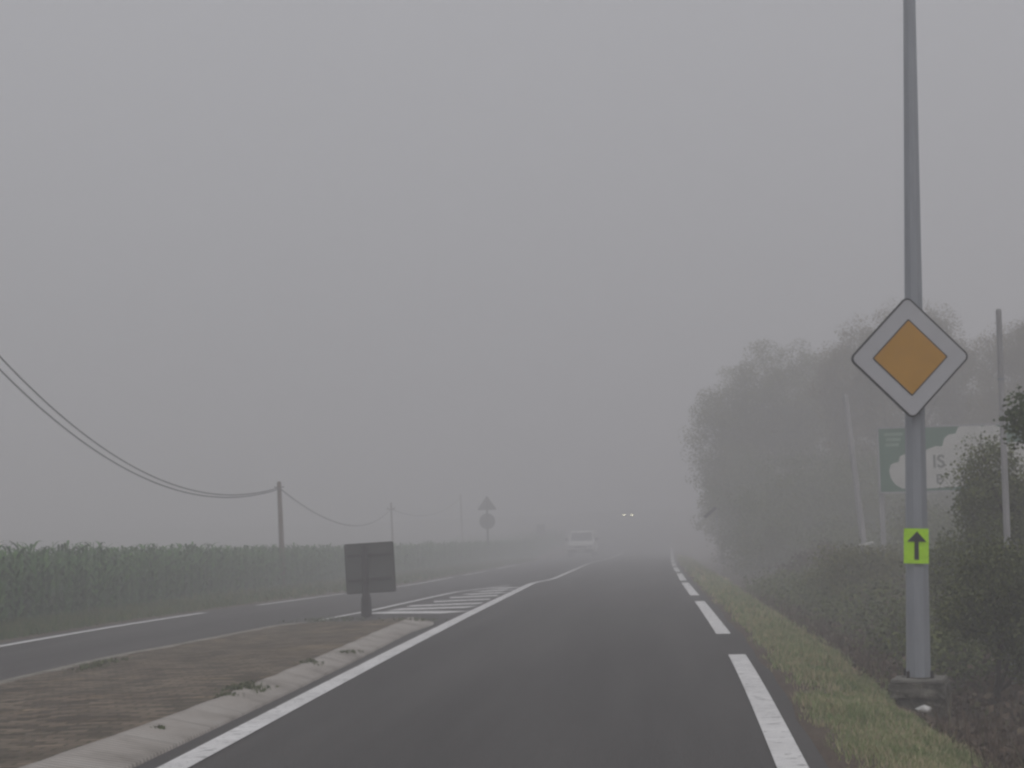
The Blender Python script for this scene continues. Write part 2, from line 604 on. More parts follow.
def isl(y):
    """(left, inner, outer) of the island at y, nose rounded over the last metre"""
    t = max(0.0, (y-(yK1-.9))/.9)
    r = math.sqrt(max(0.0, 1-t*t))
    o, i, l = float(cKO(y)), float(cKI(y)), float(cML(y))+.02
    i = min(i, o-.3)
    e_ = .25*(1-r)
    return l+e_, i-.06*(1-r)+.007*math.sin(y*5.3)+.009*math.sin(y*11.7), o-.2*(1-r)


def itop(x, y):
    l, i, o = isl(min(y, yK1))
    t = np.clip((x-l)/(i-l), 0, 1)
    return float(surf(x, y)) + .075 + (HK-.075)*t + .012*math.sin(x*5+y*2.2) * min(1, 4*t*(1-t))


V, F = [], []
NC = 12
for y in ys_i:
    l, i, o = isl(y)
    for k in range(NC+1):
        x = l+.14+(i-l-.14)*k/NC
        V.append((x, y, itop(x, y)))
for r in range(len(ys_i)-1):
    for k in range(NC):
        a = r*(NC+1)+k
        F.append((a, a+1, a+NC+2, a+NC+1))
n0 = len(V)
# vertical back end of the island
for k in range(NC+1):
    x, y, z = V[(len(ys_i)-1)*(NC+1)+k]
    V.append((x, y+.06, float(surf(x, y))-.01))
for k in range(NC):
    a = (len(ys_i)-1)*(NC+1)+k
    F.append((a, a+1, n0+k+1, n0+k))
tag(arr_obj('traffic_island', V, np.array(F), island_m), kind='structure')

V, F, UV = [], [], []
u = 0
py = None
for y in ys_i:
    l, i, o = isl(y)
    p = np.array([o, y])
    if py is not None:
        u += np.linalg.norm(p-py)
    py = p
    zo, zi = float(surf(o, y)), itop(i, y)
    prof = [(o+.004, zo-.01, 0), (o, zo+.025, .03), (i+.05, zi+.012, .48), (i-.02, zi+.012, .55), (i-.03, zi-.03, .6)]
    for x, z, v in prof:
        V.append((x, y, z))
        UV.append((u, v))
for r in range(len(ys_i)-1):
    for k in range(4):
        a = r*5+k
        F.append((a, a+5, a+6, a+1))
F = np.array(F)
ko = arr_obj('kerb', V, F, kerb_m)
uvl = ko.data.uv_layers.new(name='uv')
uvl.data.foreach_set('uv', np.array(UV)[F.ravel()].ravel())
tag(ko, kind='structure')
V, F = [], []
for y in ys_i:
    l, i, o = isl(y)
    jit = .03*math.sin(y*3.7)+.02*math.sin(y*9.1)
    zs = float(surf(l, y))
    for x, z in [(l-.01, zs-.01), (l, zs+.045), (l+.03, zs+.085), (l+.15+jit, zs+.092), (l+.17+jit, zs+.05)]:
        V.append((x, y, z))
for r in range(len(ys_i)-1):
    for k in range(4):
        a = r*5+k
        F.append((a, a+1, a+6, a+5))
tag(arr_obj('kerb', V, np.array(F), kerb_pale), kind='structure')


# ------------------------------------------------------------------ vegetation helpers
def blades(P, h, w, lean=.5):
    """one tapered bent blade per base point P (n,3)"""
    n = len(P)
    a = rng.uniform(0, 2*math.pi, n)
    side = np.stack([np.cos(a), np.sin(a), np.zeros(n)], 1)
    b2 = rng.uniform(0, 2*math.pi, n)
    ld = np.stack([np.cos(b2), np.sin(b2), np.zeros(n)], 1)*(rng.uniform(.1, 1, n)*lean*h)[:, None]
    up = np.zeros((n, 3))
    up[:, 2] = h
    w = (w*np.ones(n))[:, None]
    v0 = P-side*w/2
    v1 = P+side*w/2
    m0 = P+up*.6+ld*.35-side*w*.36
    m1 = P+up*.6+ld*.35+side*w*.36
    t0 = P+up+ld-side*w*.08
    t1 = P+up+ld+side*w*.08
    V = np.stack([v0, v1, m0, m1, t0, t1], 1).reshape(-1, 3)
    k = np.arange(n)[:, None]*6
    F = np.concatenate([k+np.array([0, 1, 3, 2]), k+np.array([2, 3, 5, 4])], 0)
    return V, F


def leaves(C, size, flat=.0):
    """one pointed, creased leaf per centre point"""
    n = len(C)
    d = rng.normal(size=(n, 3))
    d[:, 2] -= .25
    d /= np.linalg.norm(d, axis=1)[:, None]
    q = rng.normal(size=(n, 3))
    q[:, 2] *= (1-flat)
    s = np.cross(d, q)
    s /= np.linalg.norm(s, axis=1)[:, None]
    nn = np.cross(d, s)
    sz = (size*rng.uniform(.6, 1.35, n))[:, None]
    v0 = C-d*sz*.5
    v1 = C+s*sz*.33+nn*sz*.08
    v2 = C+d*sz*.55
    v3 = C-s*sz*.33+nn*sz*.08
    V = np.stack([v0, v1, v2, v3], 1).reshape(-1, 3)
    k = np.arange(n)[:, None]*4
    F = np.concatenate([k+np.array([0, 1, 2]), k+np.array([0, 2, 3])], 0)
    return V, F


def join(parts):
    Vs, Fs, o = [], [], 0
    for V, F in parts:
        Vs.append(V)
        Fs.append(F+o)
        o += len(V)
    return np.concatenate(Vs), np.concatenate(Fs)


def gpts(n, y0, y1, xf0, xf1, ypow=1.0):
    y = y0+(y1-y0)*rng.uniform(0, 1, n)**ypow
    t = rng.uniform(0, 1, n)
    x = xf0(y)+(xf1(y)-xf0(y))*t
    return np.stack([x, y, gnd(x, y)], 1), t


# verge grass on the right
parts = []
for n, y0, y1, h, w in [(42000, 8.5, 15, .034, .006), (38000, 15, 26, .038, .009), (20000, 26, 48, .05, .018), (9000, 48, 125, .07, .05)]:
    P, t = gpts(n, y0, y1, lambda y: xr(y)+.05+.04*np.sin(y*1.7)+.035*np.sin(y*4.3), lambda y: xr(y)+1.27+.12*np.sin(y*.8)+.1*np.sin(y*2.1))
    keep = (np.sin(P[:, 0]*3.7+P[:, 1]*1.3)+np.sin(P[:, 0]*1.9-P[:, 1]*2.7)*.8+rng.normal(0, .9, n)) > -1.1
    keep &= rng.uniform(0, 1, n) < np.clip(t*4, .06, 1)*np.clip((1-t)*6, .2, 1)
    keep &= ~((np.abs(P[:, 0]-2.14) < .40) & (P[:, 1] > 14.55) & (P[:, 1] < 15.9))
    P = P[keep]
    hh = h*rng.uniform(.5, 1.5, len(P))*(1+.8*(np.abs(np.sin(P[:, 1]*1.1+P[:, 0]*2.0)) > .88))
    parts.append(blades(P, hh, w, .8))
V, F = join(parts)
tag(arr_obj('verge_grass', V, F, grass_m), 'short dry olive grass on the verge beside the right edge line', 'grass', kind='stuff')
# verge grass on the left
parts = []
for n, y0, y1, h, w in [(26000, 18, 42, .12, .016), (20000, 42, 130, .15, .05)]:
    P, t = gpts(n, y0, y1, lambda y: xl(y)-.02, lambda y: corn_x(y)+.2)
    keep = rng.uniform(0, 1, n) < np.clip(t*4, .15, 1)
    P, t = P[keep], t[keep]
    hh = h*rng.uniform(.5, 1.6, len(P))*(.5+1.0*t)
    parts.append(blades(P, hh, w, .7))
V, F = join(parts)
tag(arr_obj('verge_grass', V, F, vergel_m), 'rough green grass between the left road and the corn', 'grass', kind='stuff')


# corn field
def corn_plant(h, full=True):
    parts, a0 = [], rng.uniform(0, 6.28)
    nl = 12 if full else 8
    st = []
    for k in range(3):
        r = .016*(1-k*.3)
        z = h*.93*k/2
        st += [(r, 0, z), (-r*.5, r*.87, z), (-r*.5, -r*.87, z)]
    SF = []
    for k in range(2):
        for j in range(3):
            q = (j+1) % 3
            SF.append((k*3+j, k*3+q, k*3+3+q, k*3+3+j))
    V, F = [np.array(st)], [np.array(SF)]
    o = 9
    for i in range(nl):
        a = a0+(i % 2)*math.pi+rng.normal(0, .5)
        z0 = h*(.06+.80*i/(nl-1))
        ln = rng.uniform(.45, .75)*(1 if i < nl-3 else .55)*h/1.7
        d = np.array([math.cos(a), math.sin(a), 0])
        s = np.array([-math.sin(a), math.cos(a), 0])
        el = rng.uniform(.7, 1.15)
        pts, p = [], np.array([0, 0, z0])
        segs = 4 if full else 3
        for k in range(segs+1):
            pts.append(p.copy())
            ang = el-1.75*(k/segs)**1.2
            p = p+(d*math.cos(ang)+np.array([0, 0, 1])*math.sin(ang))*ln/segs
        wd = [.025, .055, .052, .034, .005] if full else [.03, .066, .046, .005]
        vv = []
        for k, q in enumerate(pts):
            vv += [q-s*wd[k]/2+np.array([0, 0, .012]), q+s*wd[k]/2+np.array([0, 0, .012])]
        V.append(np.array(vv))
        F.append(np.array([(o+2*k, o+2*k+1, o+2*k+3, o+2*k+2) for k in range(segs)]))
        o += 2*(segs+1)
    return np.concatenate(V), np.concatenate(F)


var = [corn_plant(1.62) for _ in range(14)]
varl = [corn_plant(1.62, False) for _ in range(8)]
parts = []
for row in range(16):
    step = .15 if row < 3 else (.22 if row < 7 else .4)
    y = 14.0
    while y < 190:
        V, F = (random.choice(var) if row < 4 and y < 80 else random.choice(varl))
        x = float(corn_x(y))-row*.72+random.gauss(0, .07)
        a = random.uniform(0, 6.28)
        s = random.uniform(.93, 1.06)*(.9 if row == 0 else 1)
        W = (V*s) @ rotz(a).T
        W[:, 0] += W[:, 2]*random.gauss(0, .05)
        parts.append((W+np.array([x, y, float(gnd(x, y))]), F))
        y += step*random.uniform(.8, 1.25)*(1 if y < 70 else 1.7)
V, F = join(parts)
tag(arr_obj('corn_field', V, F, corn_m), 'field of tall green corn behind the left road', 'corn field', kind='stuff')


def clump_cloud(blobs, n_clump, per, spread, shell=.55):
    """leaf centres grouped in clumps spread through ellipsoid blobs (cx,cy,cz,rx,ry,rz)"""
    B = np.array(blobs, float)
    vol = B[:, 3]*B[:, 4]*B[:, 5]
    w = vol**.75
    w = w/w.sum()
    out = []
    for i in rng.choice(len(B), n_clump, p=w):
        c, r = B[i, :3], B[i, 3:]
        d = rng.normal(size=3)
        d /= np.linalg.norm(d)
        rad = rng.uniform(shell, 1.0)**.8
        cc = c+d*r*rad
        m_ = rng.integers(int(per*.5), int(per*1.5))
        g = rng.normal(size=(m_, 3))
        g /= np.maximum(1, np.linalg.norm(g, axis=1)/1.75)[:, None]
        g = g*spread*rng.uniform(.6, 1.3)*np.array([1, 1, .75])
        out.append(cc+g)
    return np.concatenate(out)


def limbs(base, blobs, r0, split):
    mb = MB()
    base = np.array(base, float)
    top = np.array(blobs, float)[:, :3].mean(0)
    fork = base+(top-base)*split
    fork[2] = base[2]+(top[2]-base[2])*split
    mid = (base+fork)/2+np.array([rng.normal(0, .08), rng.normal(0, .08), 0])
    mb.tube([base-np.array([0, 0, .15]), base+np.array([0, 0, .15]), mid, fork], [r0*1.35, r0*1.05, r0*.85, r0*.7], 8)
    for bl in blobs:
        c = np.array(bl[:3], float)
        m1 = fork+(c-fork)*.5+np.array([rng.normal(0, .15), rng.normal(0, .15), .2])
        mb.tube([fork-np.array([0, 0, .1]), m1, c], [r0*.5, r0*.32, r0*.12], 6)
        for _ in range(4):
            d = rng.normal(size=3)
            d /= np.linalg.norm(d)
            e_ = c+d*np.array(bl[3:])*.9
            mb.tube([m1+(c-m1)*rng.uniform(.3, 1), (c+e_)/2+rng.normal(0, .1, 3), e_], [r0*.16, r0*.09, r0*.03], 4)
    return mb


def tree(name, base, blobs, r0, split, ncl, per, spread, size, mat, label, cat='tree', group=None, shell=.45, stem='trunk', crown='crown'):
    global rng
    rng = np.random.default_rng(int(abs(base[0])*100+base[1]*7))
    root = empty(name, base, label, cat, group)
    obj(stem, limbs(base, blobs, r0, split), bark, root, base)
    C = clump_cloud(blobs, ncl, per, spread, shell)
    C = C[C[:, 2] > base[2]+.05]
    V, F = leaves(C, size)
    arr_obj(crown, V, F, mat, root, base)
    return root


def blob(px, py, rx, ry, y, dy=None):
    """ellipsoid blob from a pixel centre and radii at distance y"""
    c = at(px, py, y)
    k = y/FPX
    return (c[0], c[1], c[2], rx*k, (dy if dy else .8*(rx+ry)/2*k), ry*k)


def gbase(px, y):
    x = at(px, 540, y)[0]
    return np.array([x, y, float(gnd(x, y))])


TG = 'trees in the fog on the right'
tree('tree', gbase(775, 80), [blob(727, 440, 38, 58, 80), blob(742, 412, 38, 50, 80), blob(772, 395, 44, 50, 80), blob(803, 400, 46, 55, 80), blob(768, 465, 68, 66, 81), blob(742, 490, 38, 46, 79), blob(812, 462, 50, 60, 81)],
     .19, .38, 950, 170, .32, .072, leaf_a, 'broad bushy tree whose rounded crown leans out towards the road', group=TG)
tree('tree', gbase(905, 70), [blob(850, 388, 36, 50, 71), blob(880, 362, 40, 50, 70), blob(916, 355, 44, 50, 70), blob(946, 376, 36, 46, 70), blob(900, 430, 80, 60, 71), blob(968, 400, 34, 50, 71)],
     .2, .4, 950, 170, .30, .068, leaf_b, 'tall brownish tree rising behind the diamond sign', group=TG)
tree('tree', gbase(1035, 66), [blob(1010, 375, 34, 48, 66), blob(1052, 365, 45, 50, 66), blob(1020, 440, 55, 60, 66), blob(1075, 420, 50, 60, 66)],
     .18, .4, 760, 170, .30, .066, leaf_b, 'tree cut by the right edge of the picture behind the grey pole', group=TG)
tree('tree', gbase(845, 94), [blob(825, 395, 30, 45, 94), blob(858, 400, 45, 55, 94), blob(820, 460, 48, 50, 94)],
     .18, .4, 380, 200, .42, .08, leaf_a, 'smaller tree filling the gap between the bushy tree and the tall brownish one', group=TG)
tree('tree', gbase(722, 105), [blob(722, 520, 20, 26, 105), blob(735, 480, 26, 40, 106)],
     .16, .35, 180, 80, .45, .15, leaf_a, 'faint low tree farthest along the verge, half lost in fog', group=TG)

# the dark thicket under the trees
rng = np.random.default_rng(5)
bl = []
for k in range(60):
    y = 24+50*rng.uniform(0, 1)**.9
    x = float(xr(y))+rng.uniform(3.1, 7.5)+max(0, (y-40))*.02
    r = rng.uniform(.5, .9)
    if .085 < x/y < .185 and y < 41:
        continue
    bl.append((x, y, float(gnd(x, y))+r*.75+rng.uniform(0, .5), r, r, r*1.0))
for k in range(44):
    y = rng.uniform(60, 78)
    x = at(rng.uniform(742, 1060), 540, y)[0]
    r = rng.uniform(1.0, 1.6)
    bl.append((x, y, float(gnd(x, y))+r*rng.uniform(.6, 1.9), r, r, r*1.3))
for k in range(90):
    y = 19+30*rng.uniform(0, 1)
    x = float(xr(y))+rng.uniform(1.75, 3.4)
    r = rng.uniform(.22, .45)
    bl.append((x, y, float(gnd(x, y))+r*.6, r*1.4, r*1.4, r))
C = clump_cloud(bl, 3300, 120, .28, .3)
C = C[C[:, 2] > gnd(C[:, 0], C[:, 1])]
V, F = leaves(C, .058)
tag(arr_obj('thicket', V, F, leaf_c), 'dark tangled thicket of brambles under the trees on the right', 'thicket', kind='stuff')

SG = 'bushes behind the verge'
tree('bush', gbase(975, 21.5), [blob(978, 500, 22, 40, 21.5), blob(1000, 490, 32, 50, 21.7), blob(982, 456, 14, 24, 21.4), blob(985, 565, 50, 48, 21.3), blob(1035, 540, 40, 60, 21.6), blob(945, 570, 26, 32, 21.9)],
     .05, .25, 420, 90, .12, .038, leaf_c, 'dark green bush hiding the right half of the green billboard', 'bush', SG, .3, 'stem', 'foliage')
tree('bush', gbase(985, 17.0), [blob(975, 612, 26, 30, 17), blob(1012, 600, 40, 46, 17.1), blob(992, 575, 30, 30, 17.2), blob(1040, 640, 35, 40, 17)],
     .04, .25, 420, 80, .12, .036, leaf_c, 'low dark bush right of the pole below the arrow sheet', 'bush', SG, .3, 'stem', 'foliage')
tree('bush', gbase(862, 33), [blob(845, 576, 32, 28, 33), blob(880, 578, 28, 28, 33.2), blob(862, 566, 26, 18, 33), blob(865, 598, 36, 22, 32.6)],
     .04, .25, 260, 80, .16, .046, leaf_a, 'low bush left of the pole at the foot of the leaning grey post', 'bush', SG, .3, 'stem', 'foliage')
tree('bush', gbase(812, 46), [blob(800, 575, 24, 20, 46), blob(825, 572, 24, 28, 46.4)],
     .04, .25, 120, 60, .14, .055, bracken_m, 'small reddish brown bush at the edge of the verge in the fog', 'bush', SG, .3, 'stem', 'foliage')
b0 = gbase(1075, 15.5)
tree('tree', b0, [blob(1036, 418, 22, 26, 15.5, .3), blob(1085, 400, 50, 60, 15.6, .45), blob(1080, 470, 40, 40, 15.5, .4), blob(1027, 432, 10, 12, 15.4, .15)],
     .05, .55, 170, 50, .085, .045, leaf_d, 'leafy branch of a brighter green young tree poking in at the right edge', group='trees in the fog on the right')

# dead bracken on the bank behind the verge
parts = []
n = 24000
y = 8.5+34*rng.uniform(0, 1, n)**1.6
uo = rng.uniform(1.0, 3.6, n)
x = xr(y)+uo
cl = np.sin(x*4.1+y*1.7)+np.sin(x*2.3-y*3.1)+rng.normal(0, .7, n)
k = (cl > -.5) & ~((np.abs(x-2.14) < .36) & (y > 14.5) & (y < 15.9))
x, y, uo = x[k], y[k], uo[k]
z = gnd(x, y)+rng.uniform(0, 1, len(x))**1.7*np.clip((uo-.8)*.28, .04, .6)
V, F = leaves(np.stack([x, y, z], 1), .07)
parts.append((V, F))
tag(arr_obj('dead_bracken', V, F, bracken_m), 'dead brown bracken and leaves on the bank beyond the verge', 'undergrowth', kind='stuff')
P, t = gpts(7000, 8.5, 40, lambda y: xr(y)+1.0, lambda y: xr(y)+3.4, 1.5)
P = P[~((np.abs(P[:, 0]-2.2) < .45) & (P[:, 1] > 14.2) & (P[:, 1] < 15.9))]
V, F = blades(P, rng.uniform(.1, .38, len(P)), .008, .9)
tag(arr_obj('dead_stalks', V, F, bracken_m), 'thin dead stalks standing among the brown bracken', 'undergrowth', kind='stuff')


# weed tufts on the island
def weed(px, py, sx, sy, h, n, label):
    p = onroad(px, py, .1)
    p[2] = itop(p[0], p[1]) if p[0] > isl(min(p[1], yK1))[0] else float(surf(p[0], p[1]))
    q = rng.normal(size=(n, 2))*np.array([sx, sy])
    P = np.zeros((n, 3))
    P[:, :2] = q
    P[:, 2] -= .01
    r = np.exp(-(q[:, 0]/sx)**2*.4-(q[:, 1]/sy)**2*.4)
    A = blades(P, .75*h*rng.uniform(.4, 1.2, n)*(.4+.6*r), .012, .9)
    L_ = leaves(P+np.stack([rng.normal(0, .02, n), rng.normal(0, .02, n), rng.uniform(0, 1, n)*h*.7*r], 1), .035)
    mb = [A]
    F4 = np.concatenate([A[1][:, :3], A[1][:, [0, 2, 3]]])
    V, F = join([(A[0], F4), L_])
    root = empty('weed_tuft', p, label, 'weed', 'weeds on the traffic island')
    arr_obj('foliage', V, F, weed_m, root)


weed(247, 687, .10, .13, .12, 120, 'largest green weed tuft on the inner edge of the ribbed kerb')
weed(224, 695, .05, .09, .08, 50, 'smaller weed tuft just nearer than the largest one on the ribbed kerb')
weed(310, 662, .07, .12, .09, 60, 'yellowish weed tuft half way along the ribbed kerb')
weed(345, 650, .08, .12, .04, 40, 'flat weed growing in a gap of the ribbed kerb towards the square sign')
weed(159, 725, .03, .05, .03, 25, 'tiny weed nearest the camera on the ribbed kerb')
weed(100, 663, .10, .55, .10, 200, 'long strip of weeds at the far side kerb next to the left road')
weed(330, 618, .3, .3, .09, 120, 'low weeds at the far end of the island left of the square sign post')
weed(410, 619, .2, .15, .08, 70, 'low weeds at the rounded nose of the ribbed kerb')

# ------------------------------------------------------------------ steel mast with priority sign
YP = 15.45
pb = at(918.5, 676, YP)
pt = at(909.3, 0, YP)
ax = (pt-pb)/np.linalg.norm(pt-pb)
gx = float(gnd(pb[0], YP))
foot = pb.copy()
foot[2] = gx
mast_top = pb+ax*7.6
root = empty('lamp_mast', foot, 'tall tapering grey steel pole standing on the right verge', 'pole')
k = YP/FPX
r_b, r_t = 12.2*k, 6.2*k
L_vis = np.linalg.norm(pt-pb)
rr = lambda s: r_b+(r_t-r_b)*s/L_vis
obj('shaft', MB().tube([pb-ax*.02, pb+ax*2, pb+ax*4, pb+ax*6, mast_top], [rr(0), rr(2), rr(4), rr(6), rr(7.6)], 8), galv, root, foot)
obj('base_flange', MB().tube([pb-ax*.035, pb-ax*.005], [r_b*1.35, r_b*1.35], 8), mossy, root, foot)
mb = MB()
for i in range(4):
    a = math.pi/4+i*math.pi/2
    c = pb+np.array([math.cos(a), math.sin(a), 0])*r_b*1.32
    mb2 = MB().tube([c-ax*.01, c+ax*.05], [.014, .014], 6)
    obj('anchor_bolt', mb2, darkpost, root, foot)
obj('cap', MB().tube([mast_top, mast_top+ax*.03, mast_top+ax*.05], [rr(7.6)*1.06, rr(7.6)*1.04, .01], 8), galv, root, foot)
# hand hole door on the right flank
dR_ = pb+ax*.75+np.array([r_b*.6, -r_b*.74, 0])

# footing: two weathered blocks
fb = at(920, 690, YP-.02)
ftop = pb[2]-.04
root = empty('concrete_footing', (fb[0], YP, ftop-.3), 'low weathered concrete block under the tall steel pole', 'footing')


def rough_block(c, s, seed, bev):
    import bmesh
    bm = bmesh.new()
    bmesh.ops.create_cube(bm, size=1)
    bmesh.ops.scale(bm, vec=s, verts=bm.verts)
    bmesh.ops.bevel(bm, geom=bm.edges[:], offset=bev, segments=2, affect='EDGES')
    bmesh.ops.subdivide_edges(bm, edges=bm.edges[:], cuts=2, use_grid_fill=True)
    r_ = np.random.default_rng(seed)
    for v in bm.verts:
        q = v.co
        d = .005*math.sin(q.x*21+seed)+.004*math.sin(q.y*27+q.z*31+seed)+r_.normal(0, .002)
        v.co = q+v.normal*d
    bmesh.ops.rotate(bm, cent=(0, 0, 0), matrix=Matrix.Rotation(math.radians(-14), 3, 'Z'), verts=bm.verts)
    bmesh.ops.translate(bm, vec=c, verts=bm.verts)
    mb = MB()
    bm.verts.index_update()
    mb.add([v.co for v in bm.verts], [[v.index for v in f.verts] for f in bm.faces])
    bm.free()
    return mb


org = (fb[0], YP, ftop-.3)
obj('upper_block', rough_block((fb[0], YP, ftop-.065), (.48, .44, .13), 3, .012), mossy, root, org)
obj('lit_top', rough_block((fb[0]-.005, YP-.005, ftop+.012), (.43, .41, .03), 9, .008), conc, root, org)  # thin paler layer added on the block; its lighter colour stands in for skylight
obj('lower_block', rough_block((fb[0]+.03, YP, ftop-.225), (.42, .39, .21), 5, .012), mossy, root, org)

# litter
lp = at(924, 711, 15.05)
lp[2] = float(gnd(lp[0], lp[1]))+.05
import bmesh
bm = bmesh.new()
bmesh.ops.create_icosphere(bm, subdivisions=2, radius=.05)
for v in bm.verts:
    v.co = Vector((v.co.x*1.3, v.co.y, v.co.z*.7))*random.uniform(.65, 1.25)
mb = MB()
bm.verts.index_update()
mb.add([v.co+Vector(lp) for v in bm.verts], [[v.index for v in f.verts] for f in bm.faces])
bm.free()
tag(obj('litter', mb, litter_m, None, tuple(lp)), 'crumpled white scrap lying in the grass in front of the concrete block', 'litter')


def rsquare(side, r, n=5):
    """rounded square standing on a corner, outline in x-z"""
    h = side/2-r
    pts = []
    for cx, cz, a0 in ((h, h, 0), (-h, h, 90), (-h, -h, 180), (h, -h, 270)):
        for i in range(n+1):
            a = math.radians(a0+90*i/n)
            pts.append((cx+r*math.cos(a), cz+r*math.sin(a)))
    c = math.cos(math.pi/4)
    return [((x-z)*c, (x+z)*c) for x, z in pts]


SC = at(910, 357.5, YP-.2)
an = math.radians(11)
axx = np.array([math.cos(an), math.sin(an), 0.0])
tl = math.radians(.4)
azz = np.array([0, 0, 1.0])
axx, azz = axx*math.cos(tl)+azz*math.sin(tl), azz*math.cos(tl)-axx*math.sin(tl)
ayy = np.cross(azz, axx)
fr = lambda d: (SC+ayy*d, axx, ayy, azz)
root = empty('priority_sign', SC, 'diamond road sign, white with an orange yellow centre, on the tall steel pole', 'road sign')
S0 = .74
obj('plate', MB().prism(rsquare(S0, .055), .022, fr(0)), black, root, SC)
obj('white_face', MB().prism(rsquare(S0-.030, .043), .003, fr(-.003)), signwhite, root, SC)
obj('inner_border', MB().prism(rsquare(.462, .012), .003, fr(-.006)), black, root, SC)
obj('yellow_panel', MB().prism(rsquare(.440, .008), .003, fr(-.009)), signyellow, root, SC)
for dz in (.16, -.16):
    mb = MB()
    mb.box(SC+ayy*.035+azz*dz, (.34, .026, .04), np.stack([axx, ayy, azz], 1))
    obj('rail', mb, galv, root, SC)
    s_ = np.dot(SC+azz*dz-pb, ax)
    c_ = pb+ax*s_
    ring = [c_+(rr(s_)+.008)*np.array([math.cos(t), math.sin(t), 0]) for t in np.linspace(-math.pi/2-2.9, -math.pi/2+2.9, 20)]
    obj('clamp', MB().tube(ring, .008, 5), galv, root, SC)

# arrow sheet
AC = at(916.4, 546, YP-r_b*1.02-.006)
an = math.radians(6)
axx = np.array([math.cos(an), math.sin(an), 0.0])
azz = np.array([0, 0, 1.0])
tl = math.radians(-2.2)
axx, azz = axx*math.cos(tl)+azz*math.sin(tl), azz*math.cos(tl)-axx*math.sin(tl)
ayy = np.cross(azz, axx)
root = empty('arrow_notice', AC, 'fluorescent yellow green sheet with black up arrow taped to the steel pole', 'notice')
W_, H_ = .105, .146
mb = MB()
rows, cols = 9, 7
vs, fs = [], []
for layer in (0, 1):
    for i in range(rows):
        for j in range(cols):
            x = -W_+2*W_*j/(cols-1)
            z = -H_+2*H_*i/(rows-1)
            bend = .35*(x*x) + (.006*(x/W_) if i == rows-1 else 0) + .002*math.sin(z*60+x*30)
            vs.append(AC+axx*x+azz*z+ayy*(bend+layer*.0015))
nn_ = rows*cols
for i in range(rows-1):
    for j in range(cols-1):
        a = i*cols+j
        fs.append((a, a+1, a+cols+1, a+cols))
        fs.append((nn_+a, nn_+a+cols, nn_+a+cols+1, nn_+a+1))
for j in range(cols-1):
    fs.append((j, nn_+j, nn_+j+1, j+1))
    a = (rows-1)*cols+j
    fs.append((a, a+1, nn_+a+1, nn_+a))
for i in range(rows-1):
    a = i*cols
    fs.append((a, a+cols, nn_+a+cols, nn_+a))
    a = i*cols+cols-1
    fs.append((a, nn_+a, nn_+a+cols, a+cols))
obj('sheet', mb.add(vs, fs), paper, root, AC)
arrow = [(-.018, -.113), (.020, -.113), (.018, .036), (.083, .036), (.004, .122), (-.078, .036), (-.016, .036)]
obj('arrow', MB().prism(arrow, .002, (AC-ayy*.0055, axx, ayy, azz)), ink, root, AC)
for sx, sz in ((-.085, .128), (.085, .128), (-.085, -.128), (.085, -.128)):
    pass
# cord that ties the sheet to the pole
ring = []
for t in np.linspace(0, 2*math.pi, 24):
    s_ = np.dot(AC+azz*.14-pb, ax)
    ring.append(pb+ax*s_+(rr(s_)+.004)*np.array([math.cos(t), math.sin(t), 0]))
obj('tie', MB().tube(ring, .004, 5, caps=False), plastic, root, AC)

# ------------------------------------------------------------------ square sign on the island, seen from behind
mp = onroad(366.5, 613.5, .09)
YM = mp[1]
mp[2] = itop(mp[0], YM)-.01
kk = YM/FPX
tl = math.radians(2.2)
axx = np.array([math.cos(tl), 0, math.sin(tl)])
azz = np.array([-math.sin(tl), 0, math.cos(tl)])
ayy = np.array([0, 1.0, 0])
MC = at(369.5, 568, YM)
root = empty('square_sign', mp, 'dark square road sign seen from behind at the end of the traffic island', 'road sign')
hs = 25.2*kk


def rrect(hx, hz, r, n=4):
    pts = []
    for cx, cz, a0 in ((hx-r, hz-r, 0), (-hx+r, hz-r, 90), (-hx+r, -hz+r, 180), (hx-r, -hz+r, 270)):
        for i in range(n+1):
            a = math.radians(a0+90*i/n)
            pts.append((cx+r*math.cos(a), cz+r*math.sin(a)))
    return pts


obj('panel', MB().prism(rrect(hs, hs, .03), .012, (MC+ayy*.05, axx, ayy, azz)), darkmetal, root, mp)
mb = MB()
mb.prism(rrect(hs, hs, .03), .02, (MC+ayy*.044, axx, ayy, azz))
R3 = np.stack([axx, ayy, azz], 1)
edge = MB()
for s_ in (-1, 1):
    edge.box(MC+ayy*.045+azz*s_*(hs-.012), (2*hs-.06, .012, .018), R3)
    edge.box(MC+ayy*.045+axx*s_*(hs-.012), (.018, .012, 2*hs-.06), R3)
obj('edge_rim', edge, darkpost, root, mp)
for q in (.26, -.22):
    obj('rail', MB().box(MC+ayy*.03+azz*q*hs*2, (2*hs*.88, .035, .05), R3, .006), darkpost, root, mp)
ptop = at(364.5, 546, YM)
obj('post', MB().tube([mp-np.array([0, 0, .05]), mp+(ptop-mp)*.5, ptop], [.055, .055, .055], 8), darkpost, root, mp)
obj('post_sleeve', MB().tube([mp-np.array([0, 0, .03]), mp+np.array([0, 0, .26]), mp+np.array([0, 0, .36])], [.092, .085, .058], 10), darkpost, root, mp)

# ------------------------------------------------------------------ telephone poles and wires
PG = 'wooden telephone poles beside the corn field'
PP = {}


